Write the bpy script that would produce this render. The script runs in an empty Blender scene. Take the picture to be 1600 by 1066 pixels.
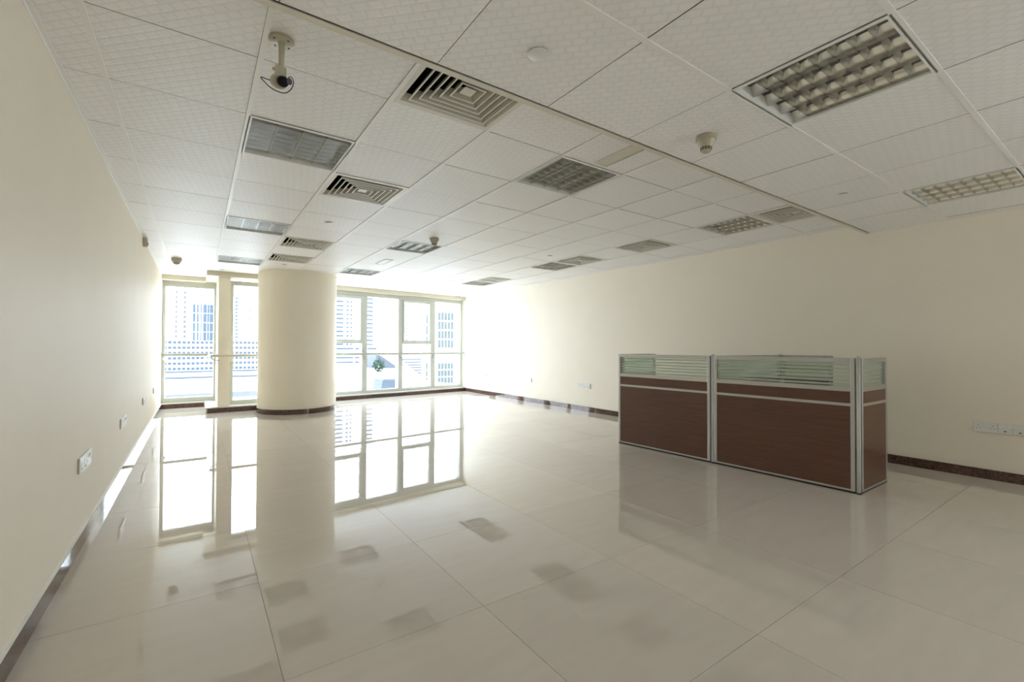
import bpy, math, random
from mathutils import Vector, Matrix
random.seed(7)
S = bpy.context.scene
C = S.collection
PI = math.pi

# ------------------------------------------------------------------ camera
YAW, PIT, ROL = math.radians(34.73), math.radians(0.733), math.radians(0.167)
EYE = 1.158
fw = Vector((math.sin(YAW)*math.cos(PIT), math.cos(YAW)*math.cos(PIT), math.sin(PIT)))
rt = Vector((math.cos(YAW), -math.sin(YAW), 0)); up = rt.cross(fw)
r2 = rt*math.cos(ROL) + up*math.sin(ROL); u2 = -rt*math.sin(ROL) + up*math.cos(ROL)
cd = bpy.data.cameras.new('camera'); cam = bpy.data.objects.new('camera', cd); C.objects.link(cam)
cd.sensor_width = 36; cd.lens = 708.3/1600*36; cd.clip_start = 0.02; cd.clip_end = 3000
cam.matrix_world = Matrix(((r2.x, u2.x, -fw.x, 0), (r2.y, u2.y, -fw.y, 0), (r2.z, u2.z, -fw.z, EYE), (0, 0, 0, 1)))
S.camera = cam

# ------------------------------------------------------------------ sky, exposure
W = bpy.data.worlds.new('world'); S.world = W; W.use_nodes = True
nt = W.node_tree; nt.nodes.clear()
bg = nt.nodes.new('ShaderNodeBackground'); wo = nt.nodes.new('ShaderNodeOutputWorld')
tc = nt.nodes.new('ShaderNodeTexCoord'); sx = nt.nodes.new('ShaderNodeSeparateXYZ')
cr = nt.nodes.new('ShaderNodeValToRGB')
nt.links.new(tc.outputs['Generated'], sx.inputs[0]); nt.links.new(sx.outputs['Z'], cr.inputs[0])
cr.color_ramp.elements[0].position = 0.0; cr.color_ramp.elements[0].color = (0.87, 0.925, 1.0, 1)
cr.color_ramp.elements[1].position = 0.8; cr.color_ramp.elements[1].color = (0.72, 0.84, 1.0, 1)
nt.links.new(cr.outputs[0], bg.inputs['Color']); bg.inputs['Strength'].default_value = 11.0
nt.links.new(bg.outputs[0], wo.inputs['Surface'])
S.view_settings.view_transform = 'Standard'; S.view_settings.look = 'None'
S.view_settings.gamma = 1; S.view_settings.use_curve_mapping = False
S.view_settings.exposure = 0.26
S.cycles.use_guiding = True; S.cycles.use_adaptive_sampling = False; S.cycles.use_denoising = True; S.cycles.denoising_prefilter = 'ACCURATE'; S.cycles.max_bounces = 14; S.cycles.diffuse_bounces = 10; S.cycles.glossy_bounces = 6
S.cycles.transmission_bounces = 6; S.cycles.transparent_max_bounces = 24
S.cycles.sample_clamp_indirect = 30; S.cycles.caustics_reflective = True; S.cycles.caustics_refractive = False

# daylight portals standing in the window openings (only guide the sky's light)
def portal(loc, rot, w, h):
    d = bpy.data.lights.new('window_portal', 'AREA'); d.shape = 'RECTANGLE'; d.size = w; d.size_y = h
    d.cycles.is_portal = True
    o = bpy.data.objects.new('window_portal', d); C.objects.link(o); o.location = loc; o.rotation_euler = rot
portal((-0.12, 10.72, 1.23), (math.radians(-90), 0, 0), 0.80, 2.12)
portal((0.90, 9.80, 1.22), (math.radians(-90), 0, 0), 0.78, 2.12)
portal((3.60, 10.42, 1.23), (math.radians(-90), 0, math.radians(7)), 4.2, 2.14)
portal((5.9, -3.4, 1.2), (0, math.radians(90), 0), 2.1, 2.0)  # portal of the added side window

# ------------------------------------------------------------------ materials
def new_mat(name):
    m = bpy.data.materials.new(name); m.use_nodes = True
    n = m.node_tree.nodes; b = n.get('Principled BSDF')
    return m, m.node_tree, b
def mat(name, col, rough=0.5, metal=0.0, spec=0.5, noise=None, bump=None, tone=0.0, coat=0.0):
    """noise=(scale, amount) mottles the colour; bump=(scale, strength); tone = per-piece shade variation"""
    m, t, b = new_mat(name)
    b.inputs['Base Color'].default_value = (*col, 1); b.inputs['Roughness'].default_value = rough
    b.inputs['Metallic'].default_value = metal; b.inputs['Specular IOR Level'].default_value = spec
    if coat: b.inputs['Coat Weight'].default_value = coat; b.inputs['Coat Roughness'].default_value = 0.05
    tcn = t.nodes.new('ShaderNodeTexCoord')
    last = None
    if noise:
        nz = t.nodes.new('ShaderNodeTexNoise'); nz.inputs['Scale'].default_value = noise[0]; nz.inputs['Detail'].default_value = 5
        t.links.new(tcn.outputs['Object'], nz.inputs['Vector'])
        mr = t.nodes.new('ShaderNodeMapRange'); mr.inputs['To Min'].default_value = 1-noise[1]; mr.inputs['To Max'].default_value = 1+noise[1]
        mr.inputs['From Min'].default_value = 0.3; mr.inputs['From Max'].default_value = 0.7
        t.links.new(nz.outputs['Fac'], mr.inputs['Value']); last = mr.outputs[0]
    if tone:
        oi = t.nodes.new('ShaderNodeObjectInfo'); mr2 = t.nodes.new('ShaderNodeMapRange')
        mr2.inputs['To Min'].default_value = 1-tone; mr2.inputs['To Max'].default_value = 1+tone
        t.links.new(oi.outputs['Random'], mr2.inputs['Value'])
        if last is None: last = mr2.outputs[0]
        else:
            mu = t.nodes.new('ShaderNodeMath'); mu.operation = 'MULTIPLY'
            t.links.new(last, mu.inputs[0]); t.links.new(mr2.outputs[0], mu.inputs[1]); last = mu.outputs[0]
    if last is not None:
        vm = t.nodes.new('ShaderNodeVectorMath'); vm.operation = 'SCALE'; vm.inputs[0].default_value = col
        t.links.new(last, vm.inputs['Scale']); t.links.new(vm.outputs[0], b.inputs['Base Color'])
    if bump:
        nb = t.nodes.new('ShaderNodeTexNoise'); nb.inputs['Scale'].default_value = bump[0]; nb.inputs['Detail'].default_value = 3
        t.links.new(tcn.outputs['Object'], nb.inputs['Vector'])
        bp = t.nodes.new('ShaderNodeBump'); bp.inputs['Strength'].default_value = bump[1]; bp.inputs['Distance'].default_value = 0.002
        t.links.new(nb.outputs['Fac'], bp.inputs['Height']); t.links.new(bp.outputs[0], b.inputs['Normal'])
    return m

M = {}
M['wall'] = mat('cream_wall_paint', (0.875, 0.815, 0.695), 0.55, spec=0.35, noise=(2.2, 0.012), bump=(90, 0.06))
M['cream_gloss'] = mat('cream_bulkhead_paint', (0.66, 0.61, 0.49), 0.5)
M['white_paint'] = mat('white_paint', (0.86, 0.86, 0.83), 0.4)
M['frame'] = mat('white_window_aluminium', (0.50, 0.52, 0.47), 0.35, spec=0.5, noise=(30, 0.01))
M['white_plastic'] = mat('white_plastic', (0.80, 0.80, 0.77), 0.35)
M['old_plastic'] = mat('aged_ivory_plastic', (0.47, 0.44, 0.33), 0.4, noise=(20, 0.05))
M['grey_lens'] = mat('grey_plastic', (0.30, 0.29, 0.26), 0.35)
M['black'] = mat('black_plastic', (0.012, 0.012, 0.012), 0.35)
M['void'] = mat('dark_void', (0.006, 0.006, 0.006), 0.9)
M['plenum'] = mat('plenum_concrete', (0.06, 0.055, 0.05), 0.9, noise=(3, 0.2))
M['tbar'] = mat('white_ceiling_rail', (0.88, 0.87, 0.84), 0.4)
M['trim'] = mat('ivory_edge_trim', (0.72, 0.68, 0.57), 0.4)
M['diffuser'] = mat('ivory_diffuser_metal', (0.74, 0.71, 0.62), 0.38, noise=(25, 0.03))
M['vane'] = mat('ivory_vane_painted_shade', (0.60, 0.57, 0.47), 0.45)  # diffuser metal darkened: shade on the vane faces put into the colour
M['lens'] = mat('black_lens_glass', (0.003, 0.003, 0.004), 0.12, spec=0.25)
M['raw_edge'] = mat('raw_gypsum_tile_edge', (0.09, 0.08, 0.065), 0.9)
M['alu'] = mat('brushed_aluminium', (0.54, 0.54, 0.53), 0.32, metal=0.85, noise=(60, 0.04))
M['mirror'] = mat('mirror_aluminium', (0.78, 0.77, 0.72), 0.16, metal=1.0, noise=(15, 0.04))
M['mirror_dim'] = mat('satin_aluminium_blade', (0.44, 0.44, 0.42), 0.22, metal=1.0, noise=(15, 0.05))
M['louvre_box'] = mat('grey_white_fixture_interior', (0.45, 0.45, 0.43), 0.4)
M['tube'] = mat('fluorescent_tube_unlit', (0.82, 0.82, 0.80), 0.25)
M['tube_cap'] = mat('tube_cap_metal', (0.6, 0.6, 0.58), 0.3, metal=1)
M['step_tile'] = mat('white_platform_tile', (0.78, 0.77, 0.74), 0.12, noise=(6, 0.03))
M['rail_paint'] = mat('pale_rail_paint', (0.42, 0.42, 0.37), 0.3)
M['slot'] = mat('beige_slot_plate', (0.62, 0.57, 0.46), 0.45)  # one even beige, for grille back plates and the shrub stem

def floor_mat():
    m, t, b = new_mat('polished_beige_porcelain')
    tcn = t.nodes.new('ShaderNodeNewGeometry')
    mp = t.nodes.new('ShaderNodeMapping'); mp.inputs['Scale'].default_value = (1.2, 6, 1)
    nz = t.nodes.new('ShaderNodeTexNoise'); nz.inputs['Scale'].default_value = 2.5; nz.inputs['Detail'].default_value = 8
    t.links.new(tcn.outputs['Position'], mp.inputs[0]); t.links.new(mp.outputs[0], nz.inputs['Vector'])
    n2 = t.nodes.new('ShaderNodeTexNoise'); n2.inputs['Scale'].default_value = 90; n2.inputs['Detail'].default_value = 2
    t.links.new(tcn.outputs['Position'], n2.inputs['Vector'])
    ad = t.nodes.new('ShaderNodeMath'); ad.operation = 'MULTIPLY_ADD'; ad.inputs[1].default_value = 0.35
    t.links.new(n2.outputs['Fac'], ad.inputs[0]); t.links.new(nz.outputs['Fac'], ad.inputs[2])
    rp = t.nodes.new('ShaderNodeValToRGB')
    rp.color_ramp.elements[0].position = 0.45; rp.color_ramp.elements[0].color = (0.62, 0.565, 0.50, 1)
    rp.color_ramp.elements[1].position = 0.9; rp.color_ramp.elements[1].color = (0.655, 0.60, 0.535, 1)
    t.links.new(ad.outputs[0], rp.inputs[0])
    oi = t.nodes.new('ShaderNodeObjectInfo'); mr = t.nodes.new('ShaderNodeMapRange')
    mr.inputs['To Min'].default_value = 0.97; mr.inputs['To Max'].default_value = 1.03
    t.links.new(oi.outputs['Random'], mr.inputs['Value'])
    vm = t.nodes.new('ShaderNodeVectorMath'); vm.operation = 'SCALE'
    t.links.new(rp.outputs[0], vm.inputs[0]); t.links.new(mr.outputs[0], vm.inputs['Scale'])
    t.links.new(vm.outputs[0], b.inputs['Base Color'])
    b.inputs['Roughness'].default_value = 0.008; b.inputs['IOR'].default_value = 1.70
    return m
M['floor'] = floor_mat()
M['grout'] = mat('grey_grout', (0.24, 0.21, 0.17), 0.8)

def ceil_mat():
    m, t, b = new_mat('woven_vinyl_ceiling_tile')
    g = t.nodes.new('ShaderNodeNewGeometry')
    mp = t.nodes.new('ShaderNodeMapping'); mp.inputs['Rotation'].default_value = (0, 0, math.radians(45))
    t.links.new(g.outputs['Position'], mp.inputs[0])
    br = t.nodes.new('ShaderNodeTexBrick'); br.offset = 0.5; br.inputs['Scale'].default_value = 1.0
    br.inputs['Brick Width'].default_value = 0.058; br.inputs['Row Height'].default_value = 0.040
    br.inputs['Mortar Size'].default_value = 0.0075; br.inputs['Mortar Smooth'].default_value = 0.6
    br.inputs['Color1'].default_value = (0.92, 0.91, 0.895, 1); br.inputs['Color2'].default_value = (0.90, 0.89, 0.875, 1)
    br.inputs['Mortar'].default_value = (0.855, 0.845, 0.825, 1)
    t.links.new(mp.outputs[0], br.inputs['Vector'])
    oi = t.nodes.new('ShaderNodeObjectInfo'); mr = t.nodes.new('ShaderNodeMapRange')
    mr.inputs['To Min'].default_value = 0.975; mr.inputs['To Max'].default_value = 1.02
    t.links.new(oi.outputs['Random'], mr.inputs['Value'])
    vm = t.nodes.new('ShaderNodeVectorMath'); vm.operation = 'SCALE'
    t.links.new(br.outputs['Color'], vm.inputs[0]); t.links.new(mr.outputs[0], vm.inputs['Scale'])
    t.links.new(vm.outputs[0], b.inputs['Base Color'])
    b.inputs['Roughness'].default_value = 0.50; b.inputs['Specular IOR Level'].default_value = 0.6
    bp = t.nodes.new('ShaderNodeBump'); bp.inputs['Strength'].default_value = 0.4; bp.inputs['Distance'].default_value = 0.002; bp.invert = True
    t.links.new(br.outputs['Fac'], bp.inputs['Height']); t.links.new(bp.outputs[0], b.inputs['Normal'])
    return m
M['ceiling'] = ceil_mat()

def marble_mat():
    m, t, b = new_mat('polished_brown_marble')
    g = t.nodes.new('ShaderNodeNewGeometry')
    nz = t.nodes.new('ShaderNodeTexNoise'); nz.inputs['Scale'].default_value = 45; nz.inputs['Detail'].default_value = 8; nz.inputs['Roughness'].default_value = 0.7
    t.links.new(g.outputs['Position'], nz.inputs['Vector'])
    rp = t.nodes.new('ShaderNodeValToRGB')
    rp.color_ramp.elements[0].position = 0.36; rp.color_ramp.elements[0].color = (0.026, 0.011, 0.009, 1)
    rp.color_ramp.elements[1].position = 0.72; rp.color_ramp.elements[1].color = (0.17, 0.09, 0.066, 1)
    t.links.new(nz.outputs['Fac'], rp.inputs[0])
    oi = t.nodes.new('ShaderNodeObjectInfo'); mr = t.nodes.new('ShaderNodeMapRange')
    mr.inputs['To Min'].default_value = 0.75; mr.inputs['To Max'].default_value = 1.3
    t.links.new(oi.outputs['Random'], mr.inputs['Value'])
    vm = t.nodes.new('ShaderNodeVectorMath'); vm.operation = 'SCALE'
    t.links.new(rp.outputs[0], vm.inputs[0]); t.links.new(mr.outputs[0], vm.inputs['Scale'])
    t.links.new(vm.outputs[0], b.inputs['Base Color'])
    b.inputs['Roughness'].default_value = 0.04
    return m
M['marble'] = marble_mat()

def wood_mat():
    m, t, b = new_mat('dark_walnut_laminate')
    tcn = t.nodes.new('ShaderNodeTexCoord')
    mp = t.nodes.new('ShaderNodeMapping'); mp.inputs['Scale'].default_value = (1.6, 20, 42)
    t.links.new(tcn.outputs['Object'], mp.inputs[0])
    nz = t.nodes.new('ShaderNodeTexNoise'); nz.inputs['Scale'].default_value = 2.2; nz.inputs['Detail'].default_value = 9; nz.inputs['Roughness'].default_value = 0.65
    nz.inputs['Distortion'].default_value = 0.4
    t.links.new(mp.outputs[0], nz.inputs['Vector'])
    rp = t.nodes.new('ShaderNodeValToRGB')
    rp.color_ramp.elements[0].position = 0.32; rp.color_ramp.elements[0].color = (0.068, 0.020, 0.009, 1)
    rp.color_ramp.elements[1].position = 0.7; rp.color_ramp.elements[1].color = (0.135, 0.048, 0.023, 1)
    t.links.new(nz.outputs['Fac'], rp.inputs[0]); t.links.new(rp.outputs[0], b.inputs['Base Color'])
    b.inputs['Roughness'].default_value = 0.34; b.inputs['Specular IOR Level'].default_value = 0.8
    return m
M['wood'] = wood_mat()

def glass_mat(name, tint, refl=1.0):
    m = bpy.data.materials.new(name); m.use_nodes = True; t = m.node_tree; t.nodes.clear()
    o = t.nodes.new('ShaderNodeOutputMaterial'); mx = t.nodes.new('ShaderNodeMixShader')
    tr = t.nodes.new('ShaderNodeBsdfTransparent'); gl = t.nodes.new('ShaderNodeBsdfGlossy'); fr = t.nodes.new('ShaderNodeFresnel')
    tr.inputs[0].default_value = (*tint, 1); gl.inputs['Roughness'].default_value = 0.0
    ge = t.nodes.new('ShaderNodeNewGeometry'); mr = t.nodes.new('ShaderNodeMapRange')      # same reflectance on both faces of the pane
    mr.inputs['To Min'].default_value = 1.45; mr.inputs['To Max'].default_value = 1/1.45
    t.links.new(ge.outputs['Backfacing'], mr.inputs['Value']); t.links.new(mr.outputs[0], fr.inputs[0])
    t.links.new(fr.outputs[0], mx.inputs[0]); t.links.new(tr.outputs[0], mx.inputs[1]); t.links.new(gl.outputs[0], mx.inputs[2])
    t.links.new(mx.outputs[0], o.inputs[0]); return m
M['glass'] = glass_mat('window_glass', (0.97, 0.985, 0.985))
M['green_glass'] = glass_mat('greenish_partition_glass', (0.90, 0.945, 0.915))
def frost_mat():
    m = bpy.data.materials.new('frosted_film'); m.use_nodes = True; t = m.node_tree; t.nodes.clear()
    o = t.nodes.new('ShaderNodeOutputMaterial'); mx = t.nodes.new('ShaderNodeMixShader'); m2 = t.nodes.new('ShaderNodeMixShader')
    d = t.nodes.new('ShaderNodeBsdfDiffuse'); d.inputs[0].default_value = (0.78, 0.80, 0.75, 1)
    tl = t.nodes.new('ShaderNodeBsdfTranslucent'); tl.inputs[0].default_value = (0.80, 0.84, 0.78, 1)
    tr = t.nodes.new('ShaderNodeBsdfTransparent'); tr.inputs[0].default_value = (0.85, 0.9, 0.87, 1)
    mx.inputs[0].default_value = 0.5; m2.inputs[0].default_value = 0.25
    t.links.new(d.outputs[0], mx.inputs[1]); t.links.new(tl.outputs[0], mx.inputs[2])
    t.links.new(mx.outputs[0], m2.inputs[1]); t.links.new(tr.outputs[0], m2.inputs[2]); t.links.new(m2.outputs[0], o.inputs[0])
    return m
M['frost'] = frost_mat()
# outdoors
M['ground'] = mat('pale_sandy_ground', (0.84, 0.82, 0.79), 0.9, noise=(0.02, 0.08))
M['asphalt'] = mat('pale_asphalt', (0.06, 0.063, 0.07), 0.9, spec=0.1)
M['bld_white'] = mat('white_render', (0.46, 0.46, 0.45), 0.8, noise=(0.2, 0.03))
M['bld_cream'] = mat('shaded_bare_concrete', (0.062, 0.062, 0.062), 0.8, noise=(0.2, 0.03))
M['bld_glass'] = mat('blue_tower_glass', (0.022, 0.040, 0.060), 0.4, spec=0.3)
M['bld_glass2'] = mat('green_window_glass', (0.030, 0.046, 0.048), 0.35, spec=0.3)
M['bld_grey'] = mat('grey_roof_sheet', (0.045, 0.055, 0.07), 0.6, spec=0.2)
M['leaf'] = mat('green_leaf', (0.03, 0.06, 0.035), 0.7, spec=0.1)

# ------------------------------------------------------------------ mesh helpers
class MB:
    def __init__(s): s.v = []; s.f = []
    def box(s, x0, x1, y0, y1, z0, z1):
        n = len(s.v)
        s.v += [(x0,y0,z0),(x1,y0,z0),(x1,y1,z0),(x0,y1,z0),(x0,y0,z1),(x1,y0,z1),(x1,y1,z1),(x0,y1,z1)]
        s.f += [tuple(n+i for i in q) for q in ((0,3,2,1),(4,5,6,7),(0,1,5,4),(1,2,6,5),(2,3,7,6),(3,0,4,7))]
        return s
    def ring(s, a, b, z0, z1):            # square ring, outer half a, inner half b
        s.box(-a, a, -a, -b, z0, z1); s.box(-a, a, b, a, z0, z1); s.box(-a, -b, -b, b, z0, z1); s.box(b, a, -b, b, z0, z1); return s
    def lathe(s, prof, n=24, c=(0, 0), smooth=True):   # prof: list of (r, z)
        base = len(s.v)
        for r, z in prof:
            for k in range(n):
                a = 2*PI*k/n; s.v.append((c[0]+r*math.cos(a), c[1]+r*math.sin(a), z))
        for i in range(len(prof)-1):
            for k in range(n):
                a, b2 = base+i*n+k, base+i*n+(k+1) % n
                s.f.append((a, b2, b2+n, a+n))
        s.f.append(tuple(base+k for k in reversed(range(n)))); s.f.append(tuple(base+(len(prof)-1)*n+k for k in range(n)))
        return s
    def tube(s, pts, r, n=10, rs=None):   # round tube through points
        base = len(s.v); P = [Vector(p) for p in pts]; prev = None
        for i, p in enumerate(P):
            d = (P[min(i+1, len(P)-1)]-P[max(i-1, 0)]).normalized()
            if prev is None: a = d.orthogonal().normalized()
            else: a = (prev - d*prev.dot(d)).normalized()
            prev = a; b2 = d.cross(a); rr = rs[i] if rs else r
            for k in range(n):
                t = 2*PI*k/n; s.v.append(tuple(p + a*rr*math.cos(t) + b2*rr*math.sin(t)))
        for i in range(len(P)-1):
            for k in range(n):
                a1, b1 = base+i*n+k, base+i*n+(k+1) % n
                s.f.append((a1, b1, b1+n, a1+n))
        s.f.append(tuple(base+k for k in reversed(range(n)))); s.f.append(tuple(base+(len(P)-1)*n+k for k in range(n)))
        return s
    def prism(s, poly, y0, y1, axis='y'):  # polygon in xz extruded along y (or in yz along x)
        n = len(s.v); k = len(poly)
        for yy in (y0, y1):
            for a, b2 in poly: s.v.append((a, yy, b2) if axis == 'y' else (yy, a, b2) if axis == 'x' else (a, b2, yy))
        s.f.append(tuple(n+i for i in range(k))); s.f.append(tuple(n+k+i for i in reversed(range(k))))
        for i in range(k): s.f.append((n+i, n+(i+1) % k, n+k+(i+1) % k, n+k+i))
        return s
    def mesh(s, name, m, smooth=False, bevel=0):
        me = bpy.data.meshes.new(name); me.from_pydata(s.v, [], s.f)
        import bmesh
        bm = bmesh.new(); bm.from_mesh(me); bmesh.ops.recalc_face_normals(bm, faces=bm.faces)
        if bevel: bmesh.ops.bevel(bm, geom=list(bm.edges), offset=bevel, segments=2, affect='EDGES', profile=0.5)
        bm.to_mesh(me); bm.free()
        if smooth:
            for p in me.polygons: p.use_smooth = True
            try: me.set_sharp_from_angle(angle=math.radians(40))
            except Exception: pass
        me.materials.append(m); return me
def link(name, me, parent=None, loc=(0,0,0), rz=0.0, rot=None):
    o = bpy.data.objects.new(name, me); C.objects.link(o); o.location = loc
    o.rotation_euler = rot if rot else (0, 0, rz)
    if parent: o.parent = parent
    return o
def ob(name, mb, m, parent=None, loc=(0,0,0), rz=0.0, smooth=False, bevel=0):
    return link(name, mb.mesh(name, m, smooth, bevel), parent, loc, rz)
def struct(o): o['kind'] = 'structure'; return o
def tag(o, label, cat, group=None):
    o['label'] = label; o['category'] = cat
    if group: o['group'] = group
    return o
def thing(name, label, cat, loc=(0,0,0), rz=0.0, group=None):
    o = bpy.data.objects.new(name, None); C.objects.link(o); o.location = loc; o.rotation_euler = (0, 0, rz)
    o.empty_display_size = 0.05
    return tag(o, label, cat, group)
def copy_tree(o, parent=None):
    c = o.copy(); C.objects.link(c)
    if parent is not None: c.parent = parent; c.matrix_parent_inverse = o.matrix_parent_inverse.copy()
    for ch in list(o.children): copy_tree(ch, c)
    return c

# ------------------------------------------------------------------ room dimensions
XL, XR = -0.549, 5.760
HF, HN = 2.458, 2.355
YB = -4.6                       # wall behind the camera
X0, Y0, T = -1.5787, 2.3189, 0.6    # ceiling grid origin
YE = 1.760                      # edge where the ceiling steps up
A_ = Vector((2.41, 10.05)); B_ = Vector((5.76, 10.46)); FA = math.atan2(0.41, 3.35)

# ------------------------------------------------------------------ walls
struct(ob('wall_left', MB().box(XL-0.2, XL, YB-0.2, 10.9, -0.1, 2.72), M['wall']))
wr = MB(); wr.box(XR, XR+0.2, -2.4, 10.95, -0.1, 2.72); wr.box(XR, XR+0.2, YB-0.2, -4.4, -0.1, 2.72)
wr.box(XR, XR+0.2, -4.4, -2.4, -0.1, 0.15); wr.box(XR, XR+0.2, -4.4, -2.4, 2.25, 2.72)  # opening cut for the added side window
struct(ob('wall_right', wr, M['wall']))
wb = MB(); wb.box(XL, XR, YB-0.2, YB, -0.1, 2.72)
struct(ob('wall_back', wb, M['wall']))
# solid parts of the glazed front wall, above and beside the windows
wf = MB(); wf.box(XL, 0.34, 10.55, 10.75, 2.36, 2.72); wf.box(0.29, 1.45, 9.705, 9.85, 2.38, 2.72)
wf.box(0.29, 0.475, 9.705, 10.75, 0.0, 2.72)
wf.box(1.33, 1.46, 9.705, 10.2, 0, 2.72)
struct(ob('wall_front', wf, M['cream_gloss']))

# floor: base slab and laid tiles
fl = struct(ob('floor', MB().box(XL-0.2, XR+0.2, YB-0.2, 10.9, -0.12, -0.003), M['grout']))
tile_cache = {}
def floor_tile(x0, x1, y0, y1):
    k = (round(x1-x0, 3), round(y1-y0, 3))
    if k not in tile_cache:
        g = 0.0009; a, b = k
        mb = MB(); mb.box(-a/2+g, a/2-g, -b/2+g, b/2-g, -0.0035, 0.0)
        tile_cache[k] = mb.mesh('floor_tile', M['floor'])
    o = link('floor_tile', tile_cache[k], fl, ((x0+x1)/2, (y0+y1)/2, 0.0))
    o.rotation_euler = (random.gauss(0, 0.00030), random.gauss(0, 0.00030), 0)
xs = [XL] + [0.256+0.805*i for i in range(7)] + [XR]
ys = [-0.645+0.797*i for i in range(14)] + [10.6]
ys = [YB, -3.8, -3.0, -2.22, -1.43] + ys
for i in range(len(xs)-1):
    for j in range(len(ys)-1): floor_tile(xs[i], xs[i+1], ys[j], ys[j+1])

# baseboards in polished marble pieces
def board(name, x0, x1, ya, yb, cuts):
    root = struct(ob(name, MB().box(x0, x1, ya, yb, 0.0, 0.082), M['grout']))
    pad = 0.004
    ee = [ya]+[c for c in cuts if ya < c < yb]+[yb]
    for a, b in zip(ee, ee[1:]):
        if name.endswith('left'): mb = MB().box(x1, x1+0.012, a+0.0008, b-0.0008, 0.0, 0.086)
        else: mb = MB().box(x0-0.012, x0, a+0.0008, b-0.0008, 0.0, 0.086)
        ob('baseboard_piece', mb, M['marble'], root, bevel=0)
board('baseboard_left', XL, XL+0.003, YB, 10.47, [-3.9+0.8*i for i in range(20)])
board('baseboard_right', XR-0.003, XR, YB, 10.46, [-3.9+0.8*i for i in range(20)])
struct(ob('trim_1', MB().box(XL, XL+0.014, YB, 10.47, 0.086, 0.090), M['white_paint']))

# ------------------------------------------------------------------ ceiling
ceil = struct(ob('ceiling', MB().box(XL-0.2, XR+0.2, YB-0.2, 11.0, 2.70, 2.80), M['plenum']))
light_far = {(3,1),(3,5),(3,9),(6,0),(6,5),(6,9),(10,0),(10,5),(10,9)}
diff_far = {(4,-1),(4,2),(4,6),(4,8),(10,-1),(10,2),(10,4),(10,8)}
light_near = {(6,-2),(10,-2)}
def cx(i): return X0+T*i
def cyf(j): return Y0+T*j
YN0 = 1.745
def cyn(j): return YN0+T*j
tcache = {}
def ctile(x0, x1, y0, y1, z, gx, gy, side, wob=0.0006):
    k = (round(x1-x0, 3), round(y1-y0, 3), gx, gy, side)
    if k not in tcache:
        a, b = (x1-x0)/2, (y1-y0)/2
        me_ = MB().box(-a+gx, a-gx-(0.0126 if side == 'x' else 0), -b+gy+(0.0126 if side == 'y' else 0), b-gy, 0, 0.010).mesh('ceiling_tile', M['ceiling'])
        me_.materials.append(M['raw_edge'])
        for p_ in me_.polygons:
            if abs(p_.normal.z) < 0.5: p_.material_index = 1
        tcache[k] = me_
    link('ceiling_tile', tcache[k], ceil, ((x0+x1)/2, (y0+y1)/2, z+abs(random.gauss(0, wob))))
cols = [(XL, cx(2))] + [(cx(i), cx(i+1)) for i in range(2, 12)] + [(cx(12), XR)]
colidx = [1]+list(range(2, 12))+[12]
for (x0, x1), ci in zip(cols, colidx):
    for j in range(-1, 14):
        if (ci, j) in light_far or (ci, j) in diff_far: continue
        y0, y1 = cyf(j), cyf(j+1)
        if j == 13: y1 = 10.60
        if y0 > 10.3: continue
        # bulkheads by the windows replace the tiles beyond them
        if 0.10 < (x0+x1)/2 < 1.45 and y0 >= 9.37: continue
        if 0.10 < (x0+x1)/2 < 1.45 and y1 > 9.40: y1 = 9.40
        ctile(x0, x1, y0, y1, HF, 0.0, random.choice((0.0012, 0.0016, 0.0024)), 'x')
    for j in range(-11, 0):
        if (ci, j) in light_near: continue
        y0, y1 = max(cyn(j), YB), cyn(j+1)
        if y1 <= YB: continue
        ctile(x0, x1, y0, y1, HN, random.choice((0.0014, 0.0020, 0.0026)), 0.0, 'y')
# rails: along the room in the far field, across it in the near field
for i in range(2, 13):
    y1 = 10.5 if not (0.1 < cx(i) < 1.45) else 9.38
    ob('ceiling_rail', MB().box(cx(i)-0.0115, cx(i)+0.0115, YE+0.012, y1, HF-0.0045, HF-0.0001), M['tbar'], ceil)
for j in range(-10, 0):
    ob('ceiling_rail', MB().box(XL, XR, cyn(j)-0.0115, cyn(j)+0.0115, HN-0.0045, HN-0.0001), M['tbar'], ceil)
# wall angles, step fascia and its edge trim
struct(ob('trim_2', MB().box(XL, XL+0.020, YE, 10.5, HF-0.003, HF-0.0005).box(XL, XL+0.003, YE, 10.5, HF-0.022, HF-0.003), M['tbar']))
struct(ob('trim_3', MB().box(XR-0.018, XR, YE, 10.5, HF-0.003, HF-0.0005), M['tbar']))
struct(ob('trim_4', MB().box(XL, XR, YE-0.004, YE+0.026, HN-0.004, HN+0.002).box(XL, XR, YE+0.014, YE+0.026, HN+0.002, HF+0.1), M['trim']))

# ------------------------------------------------------------------ bulkheads and curbs at the windows
bh = MB(); bh.box(XL, 0.116, 10.36, 10.75, 2.375, HF+0.05)
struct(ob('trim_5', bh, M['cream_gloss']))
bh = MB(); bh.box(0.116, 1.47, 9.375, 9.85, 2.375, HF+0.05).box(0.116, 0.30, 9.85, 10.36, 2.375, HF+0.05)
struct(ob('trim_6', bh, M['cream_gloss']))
def local(name, mb, m, parent=None, **k):     # local frame of the angled facade
    o = ob(name, mb, m, parent, **k)
    if parent is None: o.location = (A_.x, A_.y, 0); o.rotation_euler = (0, 0, FA)
    return o
SE = 3.372
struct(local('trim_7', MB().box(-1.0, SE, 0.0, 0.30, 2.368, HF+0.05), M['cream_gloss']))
struct(local('trim_8', MB().box(-1.0, SE, 0.0, 0.40, 0.0, 0.104), M['step_tile']))
struct(ob('trim_9', MB().box(XL, 0.116, 10.47, 10.80, 0.0, 0.098), M['step_tile']))
struct(ob('trim_10', MB().box(0.116, 1.46, 9.385, 10.80, 0.0, 0.098), M['step_tile']))
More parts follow.
